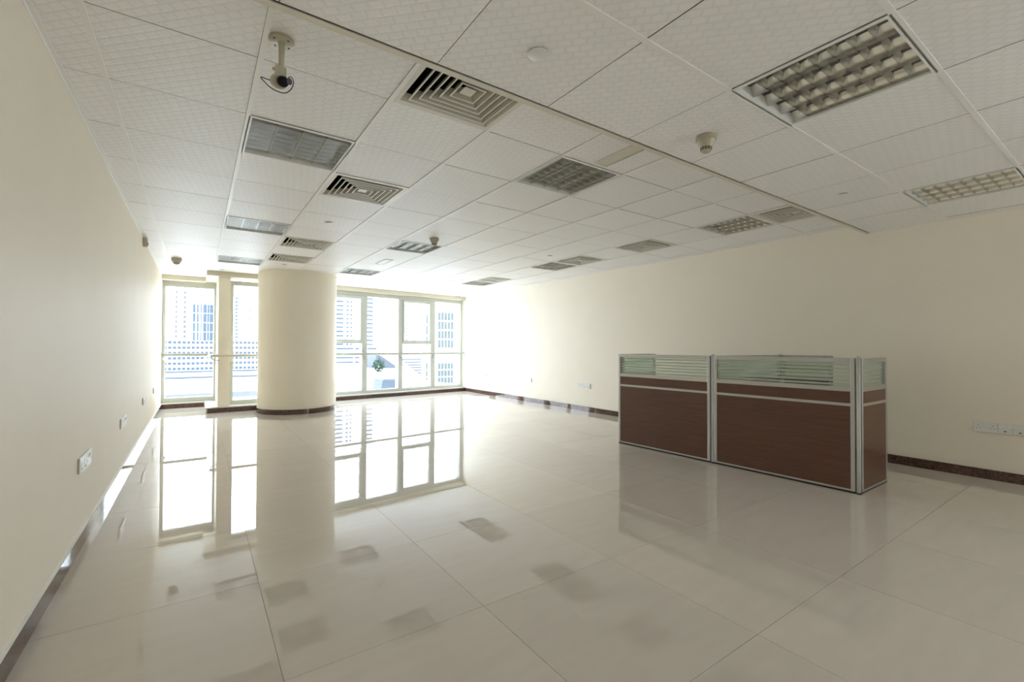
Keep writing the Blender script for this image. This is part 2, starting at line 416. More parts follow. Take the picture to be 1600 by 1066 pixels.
def skirt(parent, x0, x1, y, n, tr=None):
    L = (x1-x0)/n
    for k in range(n):
        ob('baseboard_piece', MB().box(x0+k*L+0.0006, x0+(k+1)*L-0.0006, y-0.011, y-0.0005, 0.0, 0.078), M['marble'], parent)
b3 = struct(ob('baseboard_front', MB().box(XL+0.015, 0.110, 10.4700, 10.4702, 0.0, 0.07), M['grout']))
skirt(b3, XL+0.015, 0.105, 10.470, 1)
skirt(b3, 0.140, 1.40, 9.385, 2)
b4 = struct(local('baseboard_front', MB().box(-0.9, SE-0.02, -0.0004, 0.0, 0.0, 0.07), M['grout']))
skirt(b4, -0.9, SE-0.014, 0.0, 5)

# ------------------------------------------------------------------ windows
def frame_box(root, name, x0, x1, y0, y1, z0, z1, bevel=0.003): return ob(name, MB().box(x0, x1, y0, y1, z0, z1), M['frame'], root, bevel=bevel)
def window_root(name, loc, rz):
    o = bpy.data.objects.new(name, None); C.objects.link(o); o.location = loc; o.rotation_euler = (0, 0, rz); o['kind'] = 'structure'; return o
# window_1: left bay
w1 = window_root('window_1', (0, 10.60, 0), 0)
frame_box(w1, 'frame_rail', -0.545, 0.325, -0.02, 0.08, 0.098, 0.185)
frame_box(w1, 'frame_rail', -0.545, 0.325, -0.02, 0.08, 2.268, 2.372)
frame_box(w1, 'frame_post', -0.545, -0.500, -0.02, 0.08, 0.185, 2.268)
frame_box(w1, 'frame_post', 0.252, 0.325, -0.02, 0.08, 0.185, 2.268)
ob('glass_pane', MB().box(-0.500, 0.252, 0.028, 0.034, 0.185, 2.268), M['glass'], w1)
# window_2: bay above the low platform
w2 = window_root('window_2', (0, 9.66, 0), 0)
frame_box(w2, 'frame_rail', 0.476, 1.33, -0.02, 0.08, 0.098, 0.176)
frame_box(w2, 'frame_rail', 0.476, 1.33, -0.02, 0.08, 2.262, 2.345)
frame_box(w2, 'frame_post', 0.476, 0.530, -0.02, 0.08, 0.176, 2.262)
frame_box(w2, 'frame_post', 1.27, 1.33, -0.02, 0.08, 0.176, 2.262)
ob('glass_pane', MB().box(0.530, 1.27, 0.028, 0.034, 0.176, 2.262), M['glass'], w2)
# window_3: long angled facade with two opening sashes
w3 = window_root('window_3', (A_.x, A_.y, 0), FA)
T0 = 0.12
frame_box(w3, 'frame_rail', -1.0, SE, T0, T0+0.09, 0.104, 0.172)
frame_box(w3, 'frame_rail', -1.0, SE, T0, T0+0.09, 2.282, 2.368)
def post(s0, s1):
    g = (s0+s1)/2
    frame_box(w3, 'mullion', s0, g-0.003, T0, T0+0.09, 0.172, 2.282); frame_box(w3, 'mullion', g+0.003, s1, T0+0.012, T0+0.09, 0.172, 2.282)
    frame_box(w3, 'mullion_fin', s0+0.03, s1-0.03, T0+0.09, T0+0.20, 0.12, 2.33)
posts = [(-0.95, -0.86), (0.628, 0.757), (1.520, 1.640), (2.405, 2.540), (3.300, SE)]
for p in posts: post(*p)
bays = [(-0.86, -0.10, False), (-0.02, 0.628, True), (0.757, 1.520, False), (1.640, 2.405, True), (2.540, 3.300, False)]
frame_box(w3, 'mullion', -0.10, -0.02, T0, T0+0.09, 0.172, 2.282)
for a, b, sash in bays:
    if not sash:
        ob('glass_pane', MB().box(a, b, T0+0.05, T0+0.056, 0.172, 2.282), M['glass'], w3)
    else:
        ob('glass_pane', MB().box(a, b, T0+0.05, T0+0.056, 0.172, 1.222), M['glass'], w3)
        frame_box(w3, 'transom', a, b, T0+0.004, T0+0.09, 1.222, 1.262)
        sf = ob('sash_frame', MB().box(a+0.004, b-0.004, T0-0.012, T0+0.06, 1.264, 1.306).box(a+0.004, b-0.004, T0-0.012, T0+0.06, 2.215, 2.278)
                .box(a+0.004, a+0.034, T0-0.012, T0+0.06, 1.306, 2.215).box(b-0.044, b-0.004, T0-0.012, T0+0.06, 1.306, 2.215), M['frame'], w3)
        ob('glass_pane', MB().box(a+0.034, b-0.044, T0+0.03, T0+0.036, 1.306, 2.215), M['glass'], sf)
        hx = a+0.30*(b-a)+0.06
        hm = MB().box(hx-0.05, hx+0.05, T0-0.026, T0-0.012, 1.290, 1.303)
        hm.tube([(hx, T0-0.02, 1.300), (hx+0.002, T0-0.045, 1.325), (hx+0.012, T0-0.05, 1.345), (hx+0.045, T0-0.05, 1.352), (hx+0.10, T0-0.05, 1.348)], 0.009, 8)
        ob('sash_handle', hm, M['rail_paint'], sf, smooth=True)
# added_window: unseen glazing added behind the camera to light the near half
w4 = window_root('added_window', (XR, 0, 0), 0)
frame_box(w4, 'frame_rail', 0.06, 0.14, -4.4, -2.4, 0.15, 0.21); frame_box(w4, 'frame_rail', 0.06, 0.14, -4.4, -2.4, 2.19, 2.25)
for k in range(3):
    y = -4.4+k*(2.0-0.06)/2; frame_box(w4, 'frame_post', 0.06, 0.14, y, y+0.06, 0.21, 2.19)
    if k < 2: ob('glass_pane', MB().box(0.097, 0.103, y+0.06, y+1.94/2, 0.21, 2.19), M['glass'], w4)

# ------------------------------------------------------------------ column, pier, rails
col = thing('column', 'big round cream column in front of the windows', 'column', (1.51, 9.04, 0))
ob('shaft', MB().lathe([(0.65, 0.0), (0.65, HF+0.2)], 96), M['wall'], col, smooth=True)
for k in range(6):
    a0, a1 = 2*PI*k/6+0.25, 2*PI*(k+1)/6+0.25-0.002
    mb = MB(); n = 14; base = []
    for i in range(n+1):
        a = a0+(a1-a0)*i/n
        for r, z in ((0.6495, 0.0), (0.664, 0.0), (0.664, 0.084), (0.6495, 0.084)): mb.v.append((r*math.cos(a), r*math.sin(a), z))
    for i in range(n):
        for q in range(4): mb.f.append((4*i+q, 4*i+(q+1) % 4, 4*i+4+(q+1) % 4, 4*i+4+q))
    mb.f.append((0, 1, 2, 3)); mb.f.append((4*n+3, 4*n+2, 4*n+1, 4*n))
    ob('baseboard_piece', mb, M['marble'], col, smooth=True)
tag(ob('pier', MB().box(0.292, 0.474, 9.46, 9.70, 0.098, 2.376), M['wall'], bevel=0.002),
    'narrow cream wall pier standing on the low platform left of the round column', 'pillar')

g = thing('grab_rail', 'long pale rail crossing the windows between column and right wall', 'rail', (A_.x, A_.y, 0), FA)
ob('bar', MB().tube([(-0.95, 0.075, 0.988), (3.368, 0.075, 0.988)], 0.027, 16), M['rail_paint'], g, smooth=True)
for s in (0.692, 1.58, 2.472): ob('bracket', MB().tube([(s, 0.075, 0.975), (s, 0.085, 0.925), (s, 0.118, 0.905)], 0.011, 10).box(s-0.02, s+0.02, 0.112, 0.119, 0.86, 0.95), M['rail_paint'], g, smooth=True)
ob('end_flange', MB().tube([(3.350, 0.075, 0.93), (3.371, 0.075, 0.93)], 0.035, 16), M['white_plastic'], g, smooth=True)
g = thing('grab_rail', 'short pale rail across the leftmost window by the left wall', 'rail', (0, 10.5, 0))
ob('bar', MB().box(-0.548, 0.165, -0.014, 0.014, 0.964, 1.018), M['rail_paint'], g, bevel=0.006)
ob('bracket', MB().tube([(-0.50, 0, 0.966), (-0.50, 0.0, 0.93), (-0.50, 0.03, 0.91), (-0.50, 0.079, 0.91)], 0.012, 10).tube([(-0.50, 0.07, 0.91), (-0.50, 0.0799, 0.91)], 0.035, 14), M['white_plastic'], g, smooth=True)
ob('bracket', MB().tube([(0.13, 0, 0.966), (0.13, 0.0, 0.93), (0.15, 0.03, 0.91), (0.27, 0.079, 0.91)], 0.010, 10), M['alu'], g, smooth=True)
g = thing('grab_rail', 'short beige rail with rounded end crossing in front of the narrow pier', 'rail', (0, 9.40, 0))
pts = [(0.175, 0, 0.988), (0.20, 0, 0.988), (0.26, 0, 0.988), (0.34, 0, 0.988), (0.93, 0, 0.988)]
ob('bar', MB().tube(pts, 0.025, 16, rs=[0.010, 0.022, 0.028, 0.026, 0.025]), M['trim'], g, smooth=True)
ob('bracket', MB().tube([(0.205, 0, 0.97), (0.21, 0.0, 0.93), (0.235, 0.01, 0.912), (0.28, 0.03, 0.905), (0.312, 0.059, 0.905)], 0.009, 10), M['alu'], g, smooth=True)
ob('bracket', MB().tube([(0.50, 0, 0.97), (0.50, 0.0, 0.925), (0.50, 0.06, 0.905), (0.50, 0.23, 0.905)], 0.010, 10).box(0.485, 0.515, 0.225, 0.239, 0.87, 0.95), M['trim'], g, smooth=True)

# ------------------------------------------------------------------ recessed louvred lights
def build_light():
    root = thing('ceiling_light', 'louvred light', 'ceiling light')
    ob('frame', MB().ring(0.2965, 0.279, -0.0045, 0.0).ring(0.282, 0.279, 0.0, 0.05), M['white_paint'], root, bevel=0)
    hb = MB(); h = 0.2830; hb.v += [(-h,-h,0.003),(h,-h,0.003),(h,h,0.003),(-h,h,0.003),(-h,-h,0.095),(h,-h,0.095),(h,h,0.095),(-h,h,0.095)]
    hb.f += [(4,5,6,7),(0,1,5,4),(1,2,6,5),(2,3,7,6),(3,0,4,7)]
    ob('housing', hb, M['louvre_box'], root)
    def vee(w, z0, z1, L, along, m):
        prof = []; n = 5
        for k in range(n+1): t = k/n; prof.append((0.0006+w*t**2.0, z0+(z1-z0)*t))
        poly = [(a, z) for a, z in prof]+[(-a, z) for a, z in reversed(prof)]
        return MB().prism(poly, -L, L, along).mesh('blade', m, smooth=True)
    lb = vee(0.018, 0.004, 0.054, 0.277, 'y', M['mirror']); cb = vee(0.011, 0.010, 0.048, 0.277, 'x', M['mirror_dim'])
    for x in (-0.1395, 0.0, 0.1395): link('long_blade', lb, root, (x, 0, 0))
    for k in range(7): link('cross_blade', cb, root, (0, (k-3)*0.0697, 0))
    for sx_ in (-1, 1):
        prof = [(sx_*(0.2785-0.02*(k/5)**2.0), 0.006+0.048*k/5) for k in range(6)]
        poly = prof+[(sx_*0.2785, 0.054)]
        link('side_reflector', MB().prism(poly, -0.277, 0.277, 'y').mesh('side_reflector', M['mirror'], smooth=True), root)
    tm = MB().tube([(0, -0.262, 0.072), (0, 0.262, 0.072)], 0.0125, 12).mesh('tube', M['tube'], smooth=True)
    cm = MB().tube([(0, -0.007, 0), (0, 0.007, 0)], 0.0135, 12).mesh('tube_cap', M['tube_cap'], smooth=True)
    for x in (-0.209, -0.0697, 0.0697, 0.209):
        t = link('tube', tm, root, (x, 0, 0)); [link('tube_cap', cm, t, (0, yy, 0.072)) for yy in (-0.269, 0.269)]
    return root
lights = [
 ((3,1), HF, 'recessed louvred light beside the ceiling camera, nearest of the left row'),
 ((3,5), HF, 'recessed louvred light in the middle of the left row'),
 ((3,9), HF, 'recessed louvred light farthest in the left row, by the window bulkhead'),
 ((6,0), HF, 'recessed square-louvre light just beyond the ceiling step, centre of the room'),
 ((6,5), HF, 'recessed louvred light under the middle smoke detector, second of the centre row'),
 ((6,9), HF, 'recessed louvred light right of the column top, last of the centre row'),
 ((10,0), HF, 'recessed square-louvre light just beyond the ceiling step near the right wall'),
 ((10,5), HF, 'recessed square-louvre light halfway along the right wall row'),
 ((10,9), HF, 'recessed square-louvre light farthest along the right wall, near the windows'),
 ((6,-2), HN, 'largest looking recessed louvred light, in the lower ceiling nearest the camera'),
 ((10,-2), HN, 'recessed louvred light in the lower ceiling at the right picture edge')]
L0 = build_light()
for k, ((i, j), z, lab) in enumerate(lights):
    o = L0 if k == 0 else copy_tree(L0)
    y = (cyf(j) if z == HF else cyn(j))+T/2
    o.location = (cx(i)+T/2, y, z); tag(o, lab, 'ceiling light', 'recessed louvred ceiling lights')

# ------------------------------------------------------------------ square four-way diffusers
def build_diffuser():
    root = thing('air_diffuser', 'diffuser', 'air vent')
    fr = MB().ring(0.2975, 0.262, -0.004, 0.0)
    ob('frame', fr, M['diffuser'], root)
    def frus(prof):
        mb = MB(); n = len(prof)
        for a, z in prof:
            for sx_, sy_ in ((-1,-1),(1,-1),(1,1),(-1,1)): mb.v.append((sx_*a, sy_*a, z))
        for r in range(n):
            r1 = (r+1) % n
            for q in range(4): mb.f.append((4*r+q, 4*r+(q+1) % 4, 4*r1+(q+1) % 4, 4*r1+q))
        return mb
    ob('neck', frus([(0.2655, -0.003), (0.262, -0.003), (0.242, 0.034), (0.245, 0.036)]), M['diffuser'], root)
    for k in range(5):
        a = 0.224-0.0395*k
        v_ = ob('vane', frus([(a+0.0022, -0.008), (a-0.0008, -0.0085), (a-0.0025, -0.003), (a-0.026, 0.042), (a-0.0245, 0.0435), (a+0.0008, -0.0015)]), M['vane'], root)
        ob('vane_lip', frus([(a+0.0034, -0.0105), (a-0.0026, -0.0105), (a-0.0026, -0.0068), (a+0.0034, -0.0068)]), M['white_paint'], v_)  # lips whiter than the vanes: the light they catch is put into colour
    a = 0.224-0.0395*4-0.032
    cp = MB(); cp.v += [(-a,-a,0.0),(a,-a,0.0),(a,a,0.0),(-a,a,0.0),(-a*.4,-a*.4,0.020),(a*.4,-a*.4,0.020),(a*.4,a*.4,0.020),(-a*.4,a*.4,0.020)]
    cp.f += [(0,3,2,1),(4,5,6,7),(0,1,5,4),(1,2,6,5),(2,3,7,6),(3,0,4,7)]
    ob('centre_plate', cp, M['diffuser'], root)
    bx = MB(); h = 0.2660; bx.v += [(-h,-h,0.002),(h,-h,0.002),(h,h,0.002),(-h,h,0.002),(-h,-h,0.15),(h,-h,0.15),(h,h,0.15),(-h,h,0.15)]
    bx.f += [(4,5,6,7),(0,1,5,4),(1,2,6,5),(2,3,7,6),(3,0,4,7)]
    ob('plenum_box', bx, M['void'], root)
    return root
diffs = [
 ((4,-1), 'large square air diffuser touching the ceiling step, nearest the camera'),
 ((4,2), 'square air diffuser right of the first left-row light'),
 ((4,6), 'square air diffuser above the column, the nearer of the pair there'),
 ((4,8), 'square air diffuser above the column, the farther of the pair there'),
 ((10,-1), 'square air diffuser half hidden behind the ceiling step near the right wall'),
 ((10,2), 'square air diffuser alone between the right-row lights, nearer one'),
 ((10,4), 'square air diffuser touching the halfway light of the right row'),
 ((10,8), 'square air diffuser touching the farthest light of the right row')]
D0 = build_diffuser()
for k, ((i, j), lab) in enumerate(diffs):
    o = D0 if k == 0 else copy_tree(D0)
    o.location = (cx(i)+T/2, cyf(j)+T/2, HF); tag(o, lab, 'air vent', 'square ceiling air diffusers')

# slim slot grilles
def slot_grille(x, y, L, lab):
    r = thing('slot_grille', lab, 'air vent', (x, y, HF), group='slim slot grilles in the ceiling')
    fr = MB().box(-0.062, -0.050, -L, L, -0.007, 0.0).box(0.050, 0.062, -L, L, -0.007, 0.0).box(-0.050, 0.050, -L, -L+0.012, -0.007, 0.0).box(-0.050, 0.050, L-0.012, L, -0.007, 0.0)
    ob('frame', fr, M['diffuser'], r)
    ob('back_plate', MB().box(-0.050, 0.050, -L+0.012, L-0.012, -0.0018, -0.0002), M['slot'], r)
    for x_ in (-0.025, 0.002, 0.028): ob('blade', MB().prism([(x_-0.009, -0.002), (x_+0.006, -0.0065), (x_+0.008, -0.0065), (x_-0.006, -0.002)], -L+0.012, L-0.012), M['diffuser'], r)
slot_grille(2.345, 2.05, 0.235, 'slim slot grille against the ceiling step, between two lights')
slot_grille(2.345, 6.83, 0.22, 'slim slot grille farther away, between the two farther centre lights')

# ------------------------------------------------------------------ smoke detectors, sprinkler covers, sensors
def detector(x, y, z, k, lab):
    r = thing('smoke_detector', lab, 'smoke detector', (x, y, z), group='ceiling smoke detectors')
    ob('base', MB().lathe([(0.0*k+0.052*k, 0.0), (0.056*k, -0.004*k), (0.056*k, -0.020*k), (0.050*k, -0.024*k)], 28), M['old_plastic'], r, smooth=True)
    ob('body', MB().lathe([(0.049*k, -0.024*k), (0.047*k, -0.034*k), (0.032*k, -0.062*k)], 28), M['old_plastic'], r, smooth=True)
    for zz in (-0.0645, -0.0735):
        mb = MB()
        for q in range(12):
            a = 2*PI*q/12; aa = [(a-0.17), (a+0.17)]
            n = len(mb.v)
            for t in aa:
                for rr, z2 in ((0.0285*k, zz*k), (0.0318*k, zz*k), (0.0305*k, (zz-0.0055)*k), (0.0285*k, (zz-0.0055)*k)): mb.v.append((rr*math.cos(t), rr*math.sin(t), z2))
            mb.f += [(n,n+1,n+2,n+3),(n+7,n+6,n+5,n+4)]+[(n+i, n+4+i, n+4+(i+1) % 4, n+(i+1) % 4) for i in range(4)]
        ob('vent_slots', mb, M['black'], r)
    ob('cap', MB().lathe([(0.0305*k, -0.062*k), (0.030*k, -0.080*k), (0.022*k, -0.088*k), (0.008*k, -0.091*k), (0.006*k, -0.096*k)], 24), M['old_plastic'], r, smooth=True)
detector(2.362, 1.478, HN, 1.0, 'conical smoke detector on the lower ceiling, nearest the camera')
detector(2.325, 5.00, HF, 1.0, 'small smoke detector just before the second centre light')
r = thing('smoke_detector', 'smoke detector with dark bottom near the far end of the left wall', 'smoke detector', (-0.27, 8.35, HF), group='ceiling smoke detectors')
ob('base', MB().lathe([(0.062, 0.0), (0.066, -0.01), (0.062, -0.045), (0.046, -0.062)], 28), M['old_plastic'], r, smooth=True)
ob('lens', MB().lathe([(0.045, -0.062), (0.040, -0.080), (0.024, -0.093), (0.008, -0.097)], 24), M['grey_lens'], r, smooth=True)
def cover(x, y, z, rr, lab, stained=False):
    r = thing('sprinkler_cover', lab, 'sprinkler cover', (x, y, z), group='round flush sprinkler covers')
    ob('disc', MB().lathe([(rr, -0.0045), (rr, -0.0062), (rr-0.001, -0.007)], 40), M['white_plastic'], r, smooth=True)
    ob('cup', MB().lathe([(rr-0.006, 0.0), (rr-0.006, -0.0044)], 32), M['void'], r)
cover(1.128, 1.447, HN, 0.043, 'round flush sprinkler cover on the nearest lower ceiling, left of centre')
cover(4.123, 1.425, HN, 0.040, 'round flush sprinkler cover on the lower ceiling near the right wall')
cover(1.120, 5.00, HF, 0.040, 'round flush sprinkler cover beyond the second left diffuser')
cover(4.121, 5.00, HF, 0.040, 'round flush sprinkler cover before the pair of halfway right vent and light')
cover(1.120, 7.98, HF, 0.040, 'round flush sprinkler cover in front of the top of the column')
cover(4.110, 7.95, HF, 0.040, 'round flush sprinkler cover at the far end, left of the farthest right light')
cover(0.325, 9.15, HF, 0.040, 'round flush sprinkler cover by the bulkhead over the platform')

s = thing('motion_sensor', 'ivory motion sensor high on the left wall under the ceiling', 'sensor', (XL, 6.93, 2.335))
ob('body', MB().box(0.0, 0.045, -0.035, 0.035, 0.0, 0.112), M['old_plastic'], s, bevel=0.012, smooth=True)
ob('lens', MB().box(0.043, 0.052, -0.024, 0.024, 0.018, 0.058), M['grey_lens'], s, bevel=0.003)
s = thing('mini_camera', 'tiny white camera with dark lens on the bulkhead at the right window corner', 'camera', (A_.x, A_.y, 0), FA)
ob('body', MB().box(3.12, 3.21, -0.05, -0.0005, 2.375, 2.430), M['white_plastic'], s, bevel=0.01, smooth=True)
ob('lens', MB().tube([(3.150, -0.058, 2.402), (3.150, -0.048, 2.402)], 0.016, 16), M['black'], s, smooth=True)

# ------------------------------------------------------------------ ceiling camera
c = thing('security_camera', 'ivory security camera on a stem with looped black cable, hanging from the ceiling', 'camera', (0.280, 2.125, HF))
pl = ob('mount_plate', MB().lathe([(0.049, 0.0), (0.050, -0.003), (0.050, -0.012), (0.046, -0.015)], 36), M['old_plastic'], c, smooth=True)
for q in range(4):
    a = q*PI/2+0.6; ob('screw', MB().lathe([(0.0045, -0.0148), (0.0045, -0.0162)], 10, (0.037*math.cos(a), 0.037*math.sin(a))), M['black'], pl)
ob('stem', MB().tube([(0, 0, -0.014), (0, 0, -0.03), (0, 0, -0.125)], 0.012, 16, rs=[0.0145, 0.0125, 0.0105]), M['old_plastic'], c, smooth=True)
vx = Vector((-0.10, -0.87, -0.48)).normalized()     # viewing direction of the camera body
bk = ob('bracket', MB().box(-0.022, 0.016, -0.012, 0.012, -0.158, -0.118).box(-0.024, -0.018, -0.015, 0.013, -0.172, -0.118).box(0.012, 0.018, -0.015, 0.013, -0.180, -0.125), M['old_plastic'], c, bevel=0.002)
ob('clamp_screw', MB().tube([(-0.034, 0, -0.135), (-0.022, 0, -0.135)], 0.006, 10), M['alu'], bk, smooth=True)
ctr = Vector((0.0, 0.0, -0.178))
rtv = Vector((0.82, -0.57, 0))
ob('body', MB().tube([tuple(ctr-rtv*0.020-vx*0.040), tuple(ctr-rtv*0.014-vx*0.01), tuple(ctr-rtv*0.006+vx*0.028)], 0.026, 24, rs=[0.026, 0.030, 0.029]), M['old_plastic'], c, smooth=True)
lz = ob('lens_barrel', MB().tube([tuple(ctr+rtv*0.004+vx*0.026), tuple(ctr+rtv*0.007+vx*0.050)], 0.0215, 24), M['black'], c, smooth=True)
ob('lens_glass', MB().tube([tuple(ctr+rtv*0.007+vx*0.048), tuple(ctr+rtv*0.0075+vx*0.0525)], 0.0175, 24), M['lens'], lz, smooth=True)
ob('lens_clamp', MB().tube([tuple(ctr+rtv*0.018+vx*0.020), tuple(ctr+rtv*0.034+vx*0.036)], 0.013, 14), M['black'], c, smooth=True)
def bez(ps, n=10):
    out = []; P = [Vector(p) for p in ps]
    P = [P[0]]+P+[P[-1]]
    for i in range(1, len(P)-2):
        for k in range(n):
            t = k/n; a, b, c2, d = P[i-1], P[i], P[i+1], P[i+2]
            out.append(tuple(0.5*((2*b)+(-a+c2)*t+(2*a-5*b+4*c2-d)*t*t+(-a+3*b-3*c2+d)*t**3)))
    out.append(tuple(P[-1])); return out
cp = [ctr+rtv*0.030+vx*0.03+Vector((0, 0, 0.016)), ctr+rtv*0.042+Vector((0, 0, 0.018)), ctr+rtv*0.052+Vector((0, 0, -0.004)), ctr+rtv*0.040+Vector((0, 0, -0.036)),
      ctr+rtv*0.010+Vector((0, 0, -0.050)), ctr-rtv*0.040+Vector((0, 0, -0.030)), ctr-rtv*0.082+Vector((0, 0, 0.010)), ctr-rtv*0.084+Vector((0, 0, 0.018)), ctr-rtv*0.068+Vector((0, 0, 0.012)), ctr-rtv*0.036-vx*0.02]
ob('cable', MB().tube(bez(cp), 0.0021, 8), M['black'], c, smooth=True)

# ------------------------------------------------------------------ wall plates
def double_socket():
    r = thing('double_socket', 's', 'socket')             # local: x outwards from wall, y along, z up
    ob('back_box', MB().box(0, 0.0058, -0.073, 0.073, -0.043, 0.043), M['old_plastic'], r, bevel=0.003)
    ob('faceplate', MB().box( 0.0060, 0.0138, -0.0735, 0.0735, -0.0435, 0.0435), M['white_plastic'], r, bevel=0.002)
    for s_ in (-1, 1):
        ob('rocker_switch', MB().prism([(0.0138, 0.008), (0.0168, 0.008), (0.0193, 0.028), (0.0138, 0.028)], s_*0.014-0.0055, s_*0.014+0.0055), M['white_plastic'], r)
        hl = MB().box( 0.0136, 0.0141, s_*0.045-0.002, s_*0.045+0.002, 0.012, 0.020).box( 0.0136, 0.0141, s_*0.045-0.0145, s_*0.045-0.008, -0.012, -0.008).box( 0.0136, 0.0141, s_*0.045+0.008, s_*0.045+0.0145, -0.012, -0.008)
        ob('pin_holes', hl, M['black'], r)
    return r
def data_plate():
    r = thing('data_plate', 'd', 'data outlet')
    ob('back_box', MB().box(0, 0.0058, -0.043, 0.043, -0.043, 0.043), M['old_plastic'], r, bevel=0.003)
    ob('faceplate', MB().box( 0.0060, 0.0128, -0.0435, 0.0435, -0.0435, 0.0435), M['white_plastic'], r, bevel=0.002)
    ob('shutter', MB().box( 0.0128, 0.0148, -0.012, 0.012, -0.028, 0.020), M['white_plastic'], r, bevel=0.0008)
    ob('port', MB().box( 0.0146, 0.0151, -0.007, 0.007, -0.026, -0.018), M['black'], r)
    ob('screws', MB().tube([(0.0126, -0.034, 0), (0.0133, -0.034, 0)], 0.003, 10).tube([(0.0126, 0.034, 0), (0.0133, 0.034, 0)], 0.003, 10), M['grey_lens'], r)
    return r
DS, DP = double_socket(), data_plate(); used = set()
def place(proto, x, y, z, rz, lab, cat, grp):
    o = proto if id(proto) not in used else copy_tree(proto); used.add(id(proto))
    o.location = (x, y, z); o.rotation_euler = (0, 0, rz); tag(o, lab, cat, grp)
where_l = ['on the left wall nearest the camera', 'second along the left wall', 'third along the left wall', 'on the left wall nearest the windows']
for k, y in enumerate((3.49, 5.17, 7.10, 8.72)):
    place(DP, XL, y+0.043, 0.476, 0, f'white data outlet {where_l[k]}, closer one of its pair', 'data outlet', 'low data outlets')
    place(DP, XL, y+0.131, 0.476, 0, f'white data outlet {where_l[k]}, beside its socket', 'data outlet', 'low data outlets')
    place(DS, XL, y+0.250, 0.476, 0, f'white double socket {where_l[k]}', 'socket', 'low double sockets')
where_r = ['on the right wall at the picture edge', 'on the right wall just left of the partition', 'midway on the right wall', 'on the right wall nearest the windows']
for k, y in enumerate((0.918, 6.10, 7.83, 9.62)):
    z = 0.458
    place(DS, XR, y, z, PI, f'white double socket {where_r[k]}', 'socket', 'low double sockets')
    place(DP, XR, y-0.119, z, PI, f'white data outlet {where_r[k]}, beside its socket', 'data outlet', 'low data outlets')
    place(DP, XR, y-0.207, z, PI, f'white data outlet {where_r[k]}, farther from its socket', 'data outlet', 'low data outlets')

# ------------------------------------------------------------------ office partition
P0 = Vector((4.308, 1.392)); P1 = Vector((4.210, 3.785)); dv = (P1-P0).normalized(); ang = math.atan2(dv.y, dv.x)
part = thing('office_partition', 'dark wood and aluminium workstation partition with striped glass tops', 'partition', (P0.x, P0.y, 0), ang)
# local: x runs from the near corner post to the far end, -y runs towards the right wall
def panel(x, y, rz, L):
    """panel starting at (x, y), running L along its own x axis"""
    up_, t = 0.030, 0.018
    fm = MB().box(0, up_, -t, t, 0.015, 1.075).box(L-up_, L, -t, t, 0.015, 1.075)
    fm.box(up_, L-up_, -t, t, 1.038, 1.075).box(up_, L-up_, -t, t, 0.806, 0.845).box(up_, L-up_, -t, t, 0.015, 0.031)
    f = ob('panel_frame', fm, M['alu'], part, (x, y, 0), rz, bevel=0.0025)
    ob('lower_board', MB().box(up_, L-up_, -0.015, 0.015, 0.031, 0.690), M['wood'], f)
    ob('trim_strip', MB().box(up_, L-up_, -0.0165, 0.0165, 0.690, 0.713), M['alu'], f)
    ob('upper_board', MB().box(up_, L-up_, -0.015, 0.015, 0.713, 0.806), M['wood'], f)
    ob('glass_pane', MB().box(up_, L-up_, -0.0025, 0.0025, 0.845, 1.038), M['green_glass'], f)
    sm = MB().box(up_+0.002, L-up_-0.002, 0.0026, 0.0032, -0.0085, 0.0085).mesh('frosted_stripe', M['frost'])
    for k in range(6): link('frosted_stripe', sm, f, (0, 0, 0.862+0.0318*k))
    ob('foot_strip', MB().box(0.004, L-0.004, -0.013, 0.013, 0.0, 0.0148), M['black'], f)
    return f
def post(x, y, h=1.083):
    mb = MB(); mb.lathe([(0.0135, 0.012), (0.0135, h-0.006), (0.010, h)], 20, (x, y))
    for k in range(4):
        a = k*PI/2+PI/4; mb.box(x+0.012*math.cos(a)-0.003, x+0.012*math.cos(a)+0.003, y+0.012*math.sin(a)-0.003, y+0.012*math.sin(a)+0.003, 0.014, h-0.01)
    p = ob('post', mb, M['alu'], part, smooth=True)
    ob('post_foot', MB().lathe([(0.018, 0.0), (0.018, 0.010), (0.012, 0.012)], 16, (x, y)), M['black'], p, smooth=True)
    ob('post_cap', MB().lathe([(0.0135, h), (0.0125, h+0.003), (0.008, h+0.006)], 16, (x, y)), M['alu'], p, smooth=True)
LT = (P1-P0).length
half = 1.205
post(0, 0); post(half+0.002, 0)
panel(0.020, 0, 0, half-0.038)
panel(half+0.022, 0, 0, LT-half-0.022)
off = ang-PI/2
panel(0, -0.020, -PI/2-off, 0.570)                       # near return, square to the room
panel(LT-0.018, -0.022, -PI/2-off-0.02, 0.610)           # far return
panel(half+0.002, -0.020, -PI/2-off-0.085, 1.16)         # middle divider towards the right wall
# rear panel behind the divider
wx = Vector((5.435, 2.50)); loc_ = Matrix.Rotation(-ang, 2) @ (wx-P0)
post(loc_.x, loc_.y, 1.083)
panel(loc_.x-0.018, loc_.y, PI+0.03, 0.49)
tag(part, 'dark wood and aluminium workstation partition with striped glass tops', 'partition')

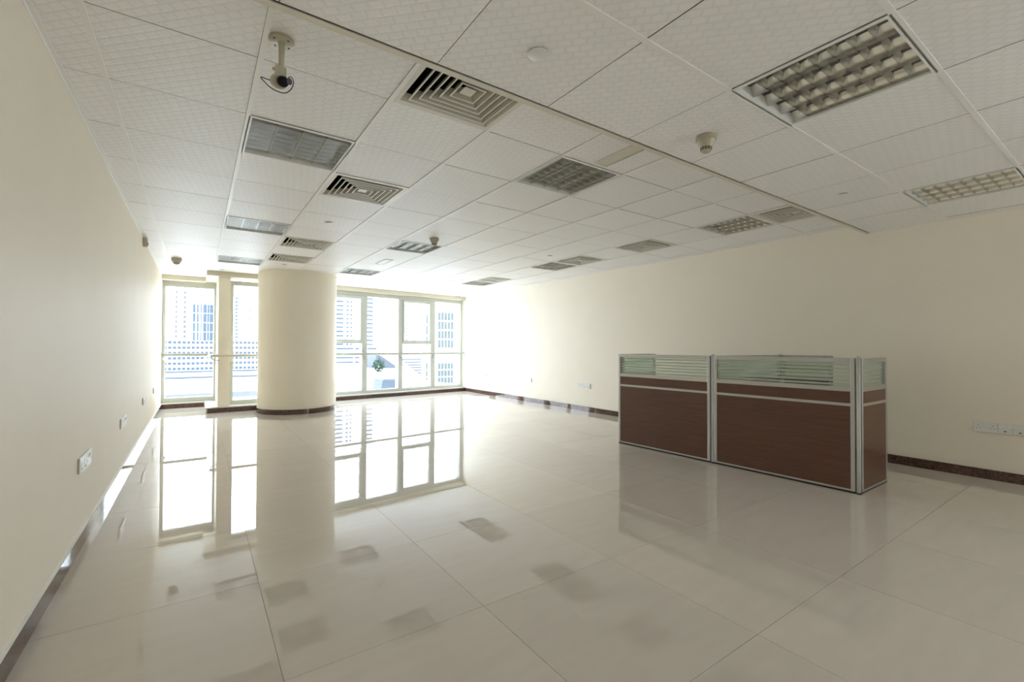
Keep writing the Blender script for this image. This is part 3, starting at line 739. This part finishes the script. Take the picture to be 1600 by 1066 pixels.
# ------------------------------------------------------------------ outdoors
GZ = -22.0
struct(ob('ground', MB().box(-900, 1500, -600, 1600, GZ-1, GZ), M['ground']))
for (y0, y1, z_) in ((318, 324, -14.2), (284, 288, -15.6)):
    v_ = ob('viaduct', MB().box(-60, 75, y0, y1, z_, z_+0.9), M['bld_grey']); tag(v_, 'raised road crossing below the left windows, ' + ('farther' if y0 > 300 else 'nearer') + ' one', 'road')
    for q in range(9): ob('viaduct_pier', MB().box(-56+16*q, -54+16*q, y0+1, y1-1, GZ, z_), M['bld_white'], v_)
for (y0, y1) in ((240, 268),):
    struct(ob('road', MB().box(-400, 600, y0, y1, GZ+0.02, GZ+0.1), M['asphalt']))
def tower(lab, x0, x1, y0, y1, z1, m, bands, pitch, hgt, zlo, zhi, mg, group='towers beyond the windows', rz=0, name='tower'):
    """bands: (xa, xb) strips of windows on the face towards the room"""
    cxm, cym = (x0+x1)/2, (y0+y1)/2
    o = ob(name, MB().box(x0-cxm, x1-cxm, y0-cym, y1-cym, GZ, z1), m, None, (cxm, cym, 0), rz)
    tag(o, lab, 'building', group)
    cache = {}
    z = zlo
    while z+hgt < zhi:
        for xa, xb in bands:
            w = round(xb-xa, 3)
            if w not in cache: cache[w] = MB().box(-w/2, w/2, -0.25, 0.0, 0, hgt).mesh('window', mg)
            link('window', cache[w], o, ((xa+xb)/2-cxm, y0-cym, z))
        z += pitch
    return o
def bands(x0, x1, n, fill=0.6):
    w = (x1-x0)/n; return [(x0+w*(k+0.5-fill/2), x0+w*(k+0.5+fill/2)) for k in range(n)]
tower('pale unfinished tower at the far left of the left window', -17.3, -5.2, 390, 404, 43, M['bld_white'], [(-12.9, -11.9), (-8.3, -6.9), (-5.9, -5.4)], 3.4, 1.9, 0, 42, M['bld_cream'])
tower('blue glass tower seen through the left window', -5.2, 15.5, 660, 690, 53.4, M['bld_white'], [(-5.0, -2.7), (-1.2, 0.6), (2.4, 3.6), (5.2, 8.6), (9.2, 11.2), (11.6, 15.2)], 11.2, 10.4, -4, 52, M['bld_glass'])
tower('long white mid-rise block low in the left windows', -24, 41, 360, 373, 4.5, M['bld_white'], bands(-23, 40, 26, 0.74), 3.4, 1.75, -14.5, 4.4, M['bld_glass'])
tower('slim blue tower seen just right of the narrow pier', 34.3, 38.1, 600, 612, 60, M['bld_white'], [(34.6, 36.6), (36.9, 38.0)], 4.0, 2.2, 6, 59, M['bld_glass'])
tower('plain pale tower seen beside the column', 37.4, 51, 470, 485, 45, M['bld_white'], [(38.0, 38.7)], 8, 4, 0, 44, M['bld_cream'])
tower('big balcony tower right of the column', 77, 118.5, 363, 385, 80, M['bld_white'], [(80, 84.2), (87.2, 92.6), (94.8, 96.6), (97.8, 99.2), (105.5, 107.7), (110.2, 115.6)], 3.32, 1.35, 2, 78, M['bld_glass'])
tower('low podium block at the foot of the balcony tower', 66, 98, 297, 318, 1.3, M['bld_white'], [(70, 82), (83, 90), (91, 97)], 2.9, 1.0, -9.5, 1.0, M['bld_glass'])
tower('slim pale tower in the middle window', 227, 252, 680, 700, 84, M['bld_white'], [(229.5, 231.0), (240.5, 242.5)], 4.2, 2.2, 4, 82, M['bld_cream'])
tower('pale tower with balconies in the third window', 163.5, 188, 420, 440, 64, M['bld_white'], [(166, 174), (179.5, 183.5)], 3.6, 1.6, 0, 63, M['bld_glass'])
# near white building with gridded windows: local x along its face, y into it
nb = ob('building', MB().box(0, 14, 0, 16, GZ, 13), M['bld_white'], None, (25.0, 57.0, 0), math.radians(-14))
tag(nb, 'near white building with gridded green windows at the right', 'building')
def grid(x0, x1, z0, z1, nx, nz):
    for a in range(nx):
        for b in range(nz):
            xa, xb = x0+(x1-x0)*(a+0.14)/nx, x0+(x1-x0)*(a+0.86)/nx
            za, zb = z0+(z1-z0)*(b+0.10)/nz, z0+(z1-z0)*(b+0.92)/nz
            ob('window', MB().box(xa, xb, -0.12, 0.0, za, zb), M['bld_glass2'], nb)
grid(1.91, 4.13, 0.9, 5.9, 5, 4); grid(1.91, 4.13, -3.95, -1.04, 5, 3); grid(0.30, 1.02, 1.2, 5.6, 2, 3); grid(0.30, 1.02, -4.0, -1.0, 2, 3)
# low roof terrace in front of it
rf = ob('terrace_building', MB().box(11.5, 24.4, 34, 84, GZ, -3.2), M['bld_white']); tag(rf, 'low building with wide white roof below the right windows', 'building')
ob('parapet', MB().box(11.5, 24.4, 83.6, 84, -3.2, -2.7), M['bld_white'], rf)
for k in range(7): ob('louvre_slat', MB().box(21.7+0.33*k, 24.3, 56, 56.2, -0.62-0.36*k, -0.44-0.36*k), M['bld_grey'], rf)
ob('sloping_beam', MB().prism([(21.3, -1.0), (24.35, -3.5), (24.35, -3.1), (21.3, -0.6)], 55.2, 55.8), M['bld_white'], rf)
ob('roof_box', MB().prism([(13.1, -3.2), (14.9, -3.2), (14.9, -1.75), (13.4, -1.75)], 39.2, 41.5), M['bld_grey'], rf)
gr = ob('glass_roof', MB().prism([(32.6, -0.2), (38.0, -3.8), (32.6, -3.8)], 100, 110), M['bld_grey']); tag(gr, 'grey sloping glass roof beyond the white terrace roof', 'roof')
ob('roof_base', MB().box(30, 42, 100, 110, GZ, -3.8), M['bld_white'], gr)
sh = thing('shrub', 'small green shrub on the white terrace roof', 'plant', (23.2, 70, -3.199))
random.seed(3); lf = MB()
for k in range(260):
    a, b2, r_ = random.uniform(0, 2*PI), random.uniform(-1, 1), random.uniform(0.5, 0.95)
    p = Vector((math.cos(a)*math.sqrt(1-b2*b2)*r_, math.sin(a)*math.sqrt(1-b2*b2)*r_, 1.4+b2*r_*1.2))
    q = Vector((random.uniform(-1, 1), random.uniform(-1, 1), random.uniform(-1, 1))).normalized()*0.2; w_ = q.orthogonal()*0.5
    n = len(lf.v); lf.v += [tuple(p-q), tuple(p+w_), tuple(p+q), tuple(p-w_)]; lf.f.append((n, n+1, n+2, n+3))
ob('foliage', lf, M['leaf'], sh)['kind'] = 'stuff'; ob('stem', MB().tube([(0, 0, 0), (0.05, 0, 0.7), (0, 0, 1.4)], 0.06, 8), M['slot'], sh, smooth=True)
